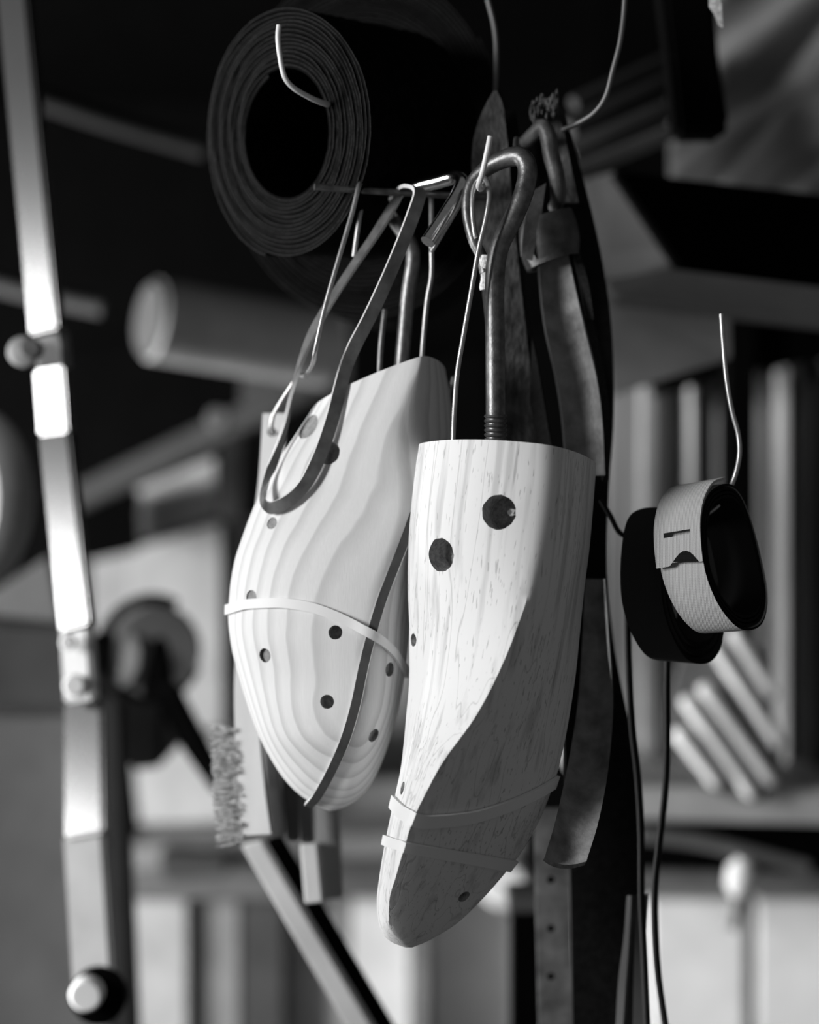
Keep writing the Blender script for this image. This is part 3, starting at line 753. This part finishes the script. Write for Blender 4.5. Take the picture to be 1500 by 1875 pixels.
slab('wooden_slat', [(574, 1440, 1.07), (618, 1440, 1.07), (627, 1645, 1.07), (584, 1648, 1.07)], .01, G45, 'grey slat hanging just right of the short white slat', 'slat')
slab('rod_and_shade', [(440, 1548, 1.10), (478, 1540, 1.10), (692, 1900, 1.13), (650, 1910, 1.13)], .008, paint('satin_metal', .75, .4, .1), 'pale flat metal rod slanting down from the brush to the bottom edge', 'rod', back=(.3, 1, 0))
slab('rod_and_shade', [(484, 1540, 1.115), (508, 1530, 1.115), (728, 1900, 1.145), (700, 1910, 1.145)], .008, G05, 'black strip for the shadow side, slanting alongside the pale metal rod', 'rod', back=(.3, 1, 0))  # dark slab stands in for the shadow side of the pale rod
wire('wire_hook', [(832, 690, .975), (824, 740, .975), (808, 800, .975), (800, 840, .975)], mm(5), STEEL_DARK, 'dark wire in the gap between the tops of the two stretchers')

# ------------------------------------------------------------------ machine arm at the left
arm_m = mat('satin_arm_paint', .03, .21, 0.0, var=.06, scale=30, spec=1.0)
arm = thing('steel_stand', 'tall blurred jointed steel stand with a bolted collar at the left edge', 'stand', P(165, 1875, 1.3))
def bar_part(name, x0, y0, d0, x1, y1, d1, wpx, yaw, pitch, m, th=.012, bevel=.002):
    """flat bar from one pixel to another; its face turned by yaw (to the left) and pitch (up)"""
    n = Vector((-math.sin(math.radians(yaw))*math.cos(math.radians(pitch)), -math.cos(math.radians(yaw))*math.cos(math.radians(pitch)), math.sin(math.radians(pitch))))
    a = P(x0, y0, d0); r = P(x1, y1, 1.0)-CAM
    d1 = n.dot(a-CAM)/n.dot(r); b = P(x1, y1, d1); t = (b-a).normalized()
    s = n.cross(t).normalized()*(wpx/2*(d0+d1)/2/FPX)
    fr = [a-s, a+s, b+s, b-s]; bk = [v - n*th for v in fr]
    me = mesh_from(fr+bk, [(0, 1, 2, 3), (7, 6, 5, 4)] + [(i, (i+1) % 4, 4+(i+1) % 4, 4+i) for i in range(4)])
    bm = bmesh.new(); bm.from_mesh(me); bmesh.ops.bevel(bm, geom=list(bm.edges), offset=bevel, segments=3, affect='EDGES'); bm.to_mesh(me); bm.free()
    return link(name, me, m, arm, angle=25)
bar_part('upper_bar', 14, -60, 1.15, 78, 608, 0, 64, 21, 5.5, arm_m)
bar_part('joint_collar', 86, 604, 1.135, 92, 678, 0, 62, 20, 0, G30)
bar_part('middle_bar', 86, 672, 1.12, 95, 796, 0, 66, 21, 1.6, arm_m)
bar_part('middle_bar', 96, 790, 1.12, 134, 1150, 0, 66, 21, 13, arm_m)
bar_part('lower_joint', 133, 1140, 1.16, 142, 1285, 0, 62, 21, 9, G60)
bar_part('lower_bar', 150, 1280, 1.17, 152, 1530, 0, 80, 20, 20.5, arm_m)
bar_part('foot_bar', 150, 1525, 1.18, 172, 1860, 0, 82, 18, 14, G45)
def disc(name, x, y, d, rpx, th, m, parent, prof=None, ax=(0, -1, 0)):
    c = P(x, y, d); return link(name, lathe_mesh(c, c+Vector(ax).normalized()*th, prof or [(0, mm(rpx, d)), (.8, mm(rpx, d)), (1, mm(rpx*.85, d))], 28), m, parent)
disc('washer', 44, 645, 1.125, 28, .006, G45, arm); disc('bolt', 62, 640, 1.117, 19, .012, STEEL_DARK, arm)
disc('bolt', 126, 1176, 1.15, 14, .006, G80, arm); disc('bolt', 138, 1254, 1.15, 20, .006, G80, arm)
disc('washer', 182, 1820, 1.14, 52, .008, G05, arm); disc('bolt', 162, 1815, 1.13, 30, .012, G80, arm)
tag(disc('machine_disc', -42, 912, 1.36, 118, .03, G45, None, [(0, mm(165, 1.36)), (.7, mm(165, 1.36)), (1, mm(150, 1.36))], ax=(-.62, -.78, 0)), 'large dim round disc cut off by the left edge behind the steel stand', 'disc')
mc = thing('machine_casing', 'dark blurred machine casing filling the lower left corner', 'machine', P(60, 1900, 1.6))
link('upper_panel', slab_mesh([(-60, 1128, 1.5), (172, 1150, 1.5), (172, 1300, 1.5), (-60, 1300, 1.5)], .04, .006), G20, mc, smooth=False)
link('lower_panel', slab_mesh([(-60, 1302, 1.52), (180, 1302, 1.52), (212, 1960, 1.52), (-60, 1960, 1.52)], .04, .006), G30, mc, smooth=False)
tag(link('dark_post', slab_mesh([(190, 1280, 1.44), (222, 1280, 1.44), (252, 1960, 1.44), (212, 1960, 1.44)], .03, .004), G10, smooth=False), 'dark leaning post just right of the steel stand at the lower left', 'post')
slab('paper_offcut', [(-30, 1095, 1.62), (88, 1018, 1.62), (112, 1140, 1.62), (-30, 1150, 1.62)], .01, G45, 'light triangular offcut behind the steel stand below the round disc', 'offcut')

# grinder
gr = thing('grinding_machine', 'dark blurred grinding machine with a round wheel and a black slanted handle', 'grinder', P(250, 1410, 1.6))
link('body', slab_mesh([(180, 1165, 1.58), (300, 1175, 1.58), (300, 1405, 1.58), (235, 1412, 1.58), (190, 1300, 1.58)], .15, .006), G10, gr, smooth=False)
c = P(282, 1190, 1.55); axw = Vector((.42, -.9, -.05)).normalized(); rw = mm(84, 1.55)
link('wheel', lathe_mesh(c-axw*.012, c+axw*.012, [(0, rw*.94), (.12, rw), (.88, rw), (1, rw*.94)], 40), G45, gr)
link('wheel_guard', tube_mesh([c - axw*.008 + (Vector((0, 0, 1))*math.cos(a) + axw.cross(Vector((0, 0, 1)))*math.sin(a))*rw*1.08 for a in [math.radians(k) for k in range(-30, 250, 12)]], mm(12, 1.55), seg=8, n=2), G10, gr)
link('flange', lathe_mesh(P(232, 1205, 1.54), P(212, 1203, 1.53), [(0, mm(56, 1.5)), (.7, mm(56, 1.5)), (1, mm(44, 1.5))], 28), G45, gr)
link('bracket', slab_mesh([(282, 1165, 1.50), (302, 1172, 1.50), (318, 1270, 1.50), (300, 1300, 1.50), (255, 1275, 1.50), (262, 1250, 1.50)], .02, .003), G05, gr, smooth=False)
link('handle', slab_mesh([(272, 1262, 1.47), (318, 1245, 1.47), (420, 1440, 1.44), (396, 1462, 1.44), (330, 1370, 1.46)], .02, .004), G05, gr, smooth=False)

# ------------------------------------------------------------------ far left: pipes, paper roll, rails, panels
def pipe(name, pts, rpx, d, m, label, cat):
    return tag(link(name, tube_mesh([P(*p) for p in pts], mm(rpx, d), seg=16), m), label, cat)
pipe('ceiling_pipe', [(66, 178, 1.7), (200, 222, 1.72), (372, 272, 1.75)], 20, 1.7, G10, 'dim grey pipe slanting across the dark upper left behind the spiral roll', 'pipe')
pipe('ceiling_pipe', [(-40, 510, 1.75), (80, 540, 1.75), (188, 562, 1.75)], 19, 1.75, G20, 'short dim pipe ending to the right of the steel stand joint', 'pipe')
pr = thing('paper_roll', 'blurred light paper roll lying on the dark shelf left of the rubber rolls', 'paper roll', P(400, 700, 1.75))
a, b = P(276, 585, 1.70), P(600, 640, 1.80); r_ = mm(76, 1.7)
link('wrapped_paper', lathe_mesh(a, b, [(0, r_*.93), (.015, r_), (.99, r_), (1, r_*.95)], 36), paint('grey_kraft', .24), pr)
link('end_face', lathe_mesh(a - (b-a).normalized()*.004, a, [(0, r_*.86), (.6, r_*.92), (1, r_*.93)], 36), G20, pr)
slab('shelf_rail', [(100, 905, 1.9), (760, 585, 1.95), (760, 640, 1.95), (100, 955, 1.9)], .04, G30, 'long slanting wooden rail below the paper roll', 'rail')
slab('shelf_rail', [(440, 640, 2.0), (760, 500, 2.0), (760, 590, 2.0), (440, 745, 2.0)], .04, G20, 'shorter slanting rail right of the paper roll, behind the hanging wires', 'rail')
tag(disc('round_knob', 402, 768, 1.905, 20, .02, G30, None), 'small dim round knob under the paper roll', 'knob')
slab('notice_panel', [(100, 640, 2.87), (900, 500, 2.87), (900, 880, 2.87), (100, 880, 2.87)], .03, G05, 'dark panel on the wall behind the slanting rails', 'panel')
slab('wall_panel', [(252, 895, 2.1), (392, 838, 2.1), (398, 944, 2.1), (258, 990, 2.1)], .02, G60, 'small light panel under the slanting rail left of the smooth stretcher', 'panel')
slab('wall_panel', [(236, 1008, 2.12), (404, 958, 2.12), (408, 1345, 2.12), (236, 1345, 2.12)], .02, paint('panel_grey', .32), 'tall light panel behind the grinding wheel', 'panel')
slab('wall_panel', [(408, 950, 2.14), (760, 950, 2.14), (760, 1440, 2.14), (410, 1440, 2.14)], .02, G45, 'mid grey panel behind the smooth stretcher', 'panel')
slab('wall_panel', [(164, 1020, 2.16), (238, 1005, 2.16), (238, 1180, 2.16), (168, 1180, 2.16)], .02, G45, 'narrow grey panel between the steel stand and the grinding wheel', 'panel')
slab('dark_post', [(396, 800, 2.0), (446, 785, 2.0), (440, 950, 2.0), (398, 950, 2.0)], .05, G10, 'dark upright post standing just left of the brush tip', 'post')
slab('dark_recess_panel', [(146, 930, 2.05), (250, 900, 2.05), (246, 1010, 2.05), (152, 1030, 2.05)], .03, G05, 'black square panel under the left end of the slanting rail', 'panel')
slab('bench_block', [(240, 1350, 2.0), (420, 1350, 2.0), (420, 1508, 2.0), (256, 1508, 2.0)], .08, paint('pale_block', .42), 'light block standing on the far bench below the grinder handle', 'block')
bn = thing('workbench', 'blurred far workbench edge behind the brush and slats', 'workbench', P(600, 1900, 1.95))
link('bench_top', slab_mesh([(230, 1548, 1.9), (960, 1520, 1.9), (960, 1560, 1.9), (235, 1592, 1.9)], .25, .004), G45, bn, smooth=False)
link('bench_rail', slab_mesh([(235, 1592, 1.93), (960, 1560, 1.93), (960, 1640, 1.93), (240, 1650, 1.93)], .03, .002), G30, bn, smooth=False)
link('bench_upstand', slab_mesh([(430, 1440, 2.05), (960, 1420, 2.05), (960, 1530, 2.05), (430, 1545, 2.05)], .03, .002), G45, bn, smooth=False)
slab('dark_gap_slab', [(290, 1560, 1.86), (420, 1570, 1.86), (420, 1605, 1.86), (300, 1615, 1.86)], .05, G20, 'dark flat slab for the gap line on the front of the far workbench', 'block', bevel=.004)  # added slab that draws the dark gap line along the bench
for x0, x1, m, lb in ((232, 345, G60, 'light box front leftmost under the far workbench'), (348, 440, G45, 'grey box front second from the left under the far workbench'), (443, 522, G20, 'dark box front under the far workbench left of the pale rod'),
                      (525, 640, G60, 'light box front crossed by the pale slanting rod'), (644, 752, G80, 'bright box front under the bench left of the toe of the coarse stretcher'), (756, 785, G45, 'thin grey box edge directly below the toe of the coarse stretcher'), (789, 945, G80, 'bright box front under the bench right of the toe of the coarse stretcher')):
    slab('storage_box', rect(x0, 1645, x1, 1930, 1.96+random.uniform(-.02, .02)), .2, m, lb, 'box', bevel=.003)
tag(disc('spool', 920, 1612, 1.93, 42, .03, G80, None), 'blurred white round spool right of the toe of the coarse stretcher', 'spool')
pst = thing('dark_upright', 'black blurred upright left of the mottled leather strap at the bottom', 'post', P(960, 1900, 1.35))
link('upright', slab_mesh(rect(938, 1655, 988, 1930, 1.35), .04, .002), G05, pst, smooth=False)
link('cap', slab_mesh(rect(932, 1640, 994, 1672, 1.34), .05, .002), G20, pst, smooth=False)

# ------------------------------------------------------------------ right: box overhead, sheeting, rolls
tr = thing('overhead_box', 'dark open box on the overhead shelf at the upper right', 'box', P(1280, 590, 1.25))
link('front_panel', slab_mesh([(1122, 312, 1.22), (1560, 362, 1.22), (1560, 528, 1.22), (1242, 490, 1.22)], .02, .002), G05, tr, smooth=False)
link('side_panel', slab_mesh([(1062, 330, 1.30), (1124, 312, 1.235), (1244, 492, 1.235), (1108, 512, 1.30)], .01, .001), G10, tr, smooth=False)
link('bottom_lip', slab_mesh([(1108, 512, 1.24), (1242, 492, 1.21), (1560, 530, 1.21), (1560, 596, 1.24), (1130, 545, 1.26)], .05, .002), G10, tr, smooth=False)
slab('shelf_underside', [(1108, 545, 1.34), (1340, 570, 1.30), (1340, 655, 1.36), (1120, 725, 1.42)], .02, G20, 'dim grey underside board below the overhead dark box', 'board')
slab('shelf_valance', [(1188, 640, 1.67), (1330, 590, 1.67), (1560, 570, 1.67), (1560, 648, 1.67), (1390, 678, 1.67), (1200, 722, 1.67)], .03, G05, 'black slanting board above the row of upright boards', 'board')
slab('dark_post', [(1332, 580, 1.64), (1384, 580, 1.64), (1388, 1436, 1.64), (1338, 1436, 1.64)], .028, G05, 'black upright post behind the slender wire at the right', 'post')
# crumpled plastic sheeting
verts = []; faces = []; nx, ny = 44, 36
from mathutils import noise
for j in range(ny+1):
    for i in range(nx+1):
        x = 1225+360*i/nx; y = -60+440*j/ny
        s = (x*.8+y*1.0)/60; t = (x*.6-y*.9)/260
        d = 1.50 + .030*noise.noise(Vector((s*.6, t, 2.3))) + .012*noise.noise(Vector((s*1.5, t*1.6, 7.7)))
        verts.append(P(x, y, d))
for j in range(ny):
    for i in range(nx): faces.append((j*(nx+1)+i, j*(nx+1)+i+1, (j+1)*(nx+1)+i+1, (j+1)*(nx+1)+i))
me = mesh_from(verts, faces)
bm = bmesh.new(); bm.from_mesh(me); bmesh.ops.solidify(bm, geom=list(bm.faces), thickness=.003); bm.to_mesh(me); bm.free()
tag(link('plastic_sheeting', me, mat('cloudy_plastic', .15, .4, spec=.6), angle=80), 'crumpled cloudy plastic sheeting bundled in the upper right corner', 'plastic sheet')
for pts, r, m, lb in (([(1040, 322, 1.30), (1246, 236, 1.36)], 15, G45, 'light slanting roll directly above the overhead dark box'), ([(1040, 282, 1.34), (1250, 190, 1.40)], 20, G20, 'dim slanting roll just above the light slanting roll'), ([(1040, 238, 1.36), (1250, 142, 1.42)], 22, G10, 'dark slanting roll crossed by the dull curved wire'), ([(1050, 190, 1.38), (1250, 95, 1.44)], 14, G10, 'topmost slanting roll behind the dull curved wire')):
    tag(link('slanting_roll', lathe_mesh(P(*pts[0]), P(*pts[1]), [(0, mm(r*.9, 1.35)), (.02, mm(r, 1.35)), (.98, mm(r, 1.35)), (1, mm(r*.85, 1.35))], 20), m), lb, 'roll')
slab('dark_bundle', [(1205, -60, 1.16), (1306, -60, 1.16), (1318, 110, 1.16), (1337, 225, 1.16), (1330, 245, 1.16), (1240, 245, 1.16), (1225, 100, 1.16)], .03, G05, 'black hanging bundle at the top right in front of the plastic sheeting', 'bundle', bevel=.004)
slab('paper_scrap', [(1298, -20, .97), (1320, -20, .97), (1324, 50, .97), (1316, 45, .97), (1308, 24, .97), (1299, 12, .97)], .001, PALE_TAPE, 'tiny torn pale scrap at the top edge on the black bundle', 'scrap', bevel=0)
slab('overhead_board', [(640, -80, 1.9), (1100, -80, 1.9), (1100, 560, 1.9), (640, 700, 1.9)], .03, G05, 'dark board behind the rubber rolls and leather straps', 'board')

# ------------------------------------------------------------------ right: upright boards, ridged sole, shelf
slab('wall_panel', [(1110, 715, 1.82), (1196, 690, 1.82), (1196, 1440, 1.82), (1110, 1440, 1.82)], .02, STREAK, 'streaky grey panel left of the black webbing coil', 'panel')
slab('door_frame', [(1176, 700, 1.78), (1196, 695, 1.78), (1196, 1440, 1.78), (1176, 1440, 1.78)], .02, G45, 'narrow light strip along the streaky panel by the webbing coil', 'strip')
x = 1198; rnd = random.Random(5); rows = []
tones = [(n, paint('board_' + n.replace(' ', '_'), v, var=.35, scale=30, stretch=(1, 1, .15))) for n, v in (('blackish', .07), ('dark grey', .2), ('mid grey', .38), ('light grey', .55), ('pale', .75))]
while x < 1515:
    wd = rnd.choice((7, 9, 12, 15, 20)); d = 1.76 + rnd.uniform(-.03, .03)
    top = 660+rnd.uniform(-30, 40); tn, tm = tones[rnd.choice((0, 1, 2, 2, 3, 3, 4, 4))]
    rows.append((x, wd, d, top, tn, tm)); x += wd + rnd.choice((0, 0, 1, 3))
ORD = ('first', 'second', 'third', 'fourth', 'fifth', 'sixth', 'seventh', 'eighth', 'ninth', 'tenth', 'eleventh', 'twelfth', 'thirteenth', 'fourteenth', 'fifteenth', 'sixteenth', 'seventeenth', 'eighteenth')
nl = sum(1 for r in rows if r[0] < 1345)
for k, (x, wd, d, top, tn, tm) in enumerate(rows):
    w_ = (wd-1.5)*d/FPX; z0, z1 = P(x, 1442, d).z, P(x, top, d).z; xl = P(x, 0, d).x
    where = ('%s from the left, before the black post' % ORD[k]) if k < nl else ('%s to the right of the black post' % ORD[k-nl])
    tag(link('upright_board', box_mesh((xl, d, z0), (xl+w_, d+.06, z1)), tm, smooth=False), 'thin %s upright board, %s' % (tn, where), 'board', 'upright boards at the right')
so = thing('ridged_sole', 'blurred pale shoe sole with slanting ridges leaning on the shelf under the coiled straps', 'shoe sole', P(1350, 1465, 1.56))
ol = catmull([Vector((x, y, 0)) for x, y in ((1228, 1330), (1240, 1230), (1280, 1165), (1345, 1140), (1392, 1190), (1415, 1290), (1432, 1390), (1418, 1452), (1365, 1468), (1290, 1440), (1245, 1395))], 4, True)
link('base', slab_mesh([(v.x, v.y, 1.56) for v in ol], .015, .002), G30, so, smooth=False)
for a, b in (((1244, 1345), (1312, 1432)), ((1258, 1285), (1376, 1452)), ((1290, 1262), (1412, 1430)), ((1312, 1190), (1424, 1362)), ((1345, 1160), (1412, 1270))):
    link('ridge', tube_mesh([P(a[0], a[1], 1.555), P((a[0]*.9+b[0]*.1), a[1]*.9+b[1]*.1, 1.55), P((a[0]*.1+b[0]*.9), a[1]*.1+b[1]*.9, 1.55), P(b[0], b[1], 1.555)], mm(14, 1.55), seg=10), G80, so)
slab('shelf_board', [(1100, 1442, 1.58), (1560, 1442, 1.58), (1560, 1512, 1.58), (1100, 1500, 1.58)], .40, G60, 'light shelf board under the ridged sole at the right', 'shelf', bevel=.003)
slab('dark_gap_filler', [(1100, 1512, 1.66), (1560, 1520, 1.66), (1560, 1600, 1.66), (1100, 1590, 1.66)], .1, G05, 'black flat tray for the dark gap under the light shelf board', 'filler')  # added slab that darkens the gap below the shelf
pipe('slanting_bar', [(1170, 1528, 1.60), (1300, 1545, 1.60), (1480, 1590, 1.60)], 14, 1.60, G30, 'grey rod lying below the light shelf board at the right', 'rod')
slab('lower_shelf', [(1100, 1590, 1.68), (1560, 1596, 1.68), (1560, 1640, 1.68), (1100, 1630, 1.68)], .2, G30, 'lower dim shelf edge above the white boxes at the right', 'shelf', bevel=.003)
sp = thing('thread_spool', 'small white bobbin standing before the lower shelf at the right', 'bobbin', P(1345, 1700, 1.59))
link('bobbin_head', lathe_mesh(P(1350, 1640, 1.59), P(1362, 1572, 1.59), [(0, mm(14, 1.59)), (.25, mm(26, 1.59)), (.7, mm(27, 1.59)), (1, mm(13, 1.59))], 24), G80, sp)
link('bobbin_stem', lathe_mesh(P(1338, 1700, 1.59), P(1350, 1640, 1.59), [(0, mm(13, 1.59)), (1, mm(9, 1.59))], 16), G45, sp)
slab('storage_box', rect(1190, 1650, 1366, 1930, 1.84), .2, G80, 'white box front at the lower right, left of the dark gap', 'box', bevel=.003)
slab('storage_box', rect(1386, 1650, 1560, 1930, 1.84), .2, G80, 'white box front in the lower right corner', 'box', bevel=.003)
slab('storage_box', rect(1080, 1640, 1186, 1930, 1.86), .2, G45, 'grey box front behind the black cords at the bottom', 'box', bevel=.003)
slab('dark_post', rect(1364, 1640, 1388, 1930, 1.92), .02, G10, 'dark narrow upright between the two white boxes at the lower right', 'post', bevel=.002)
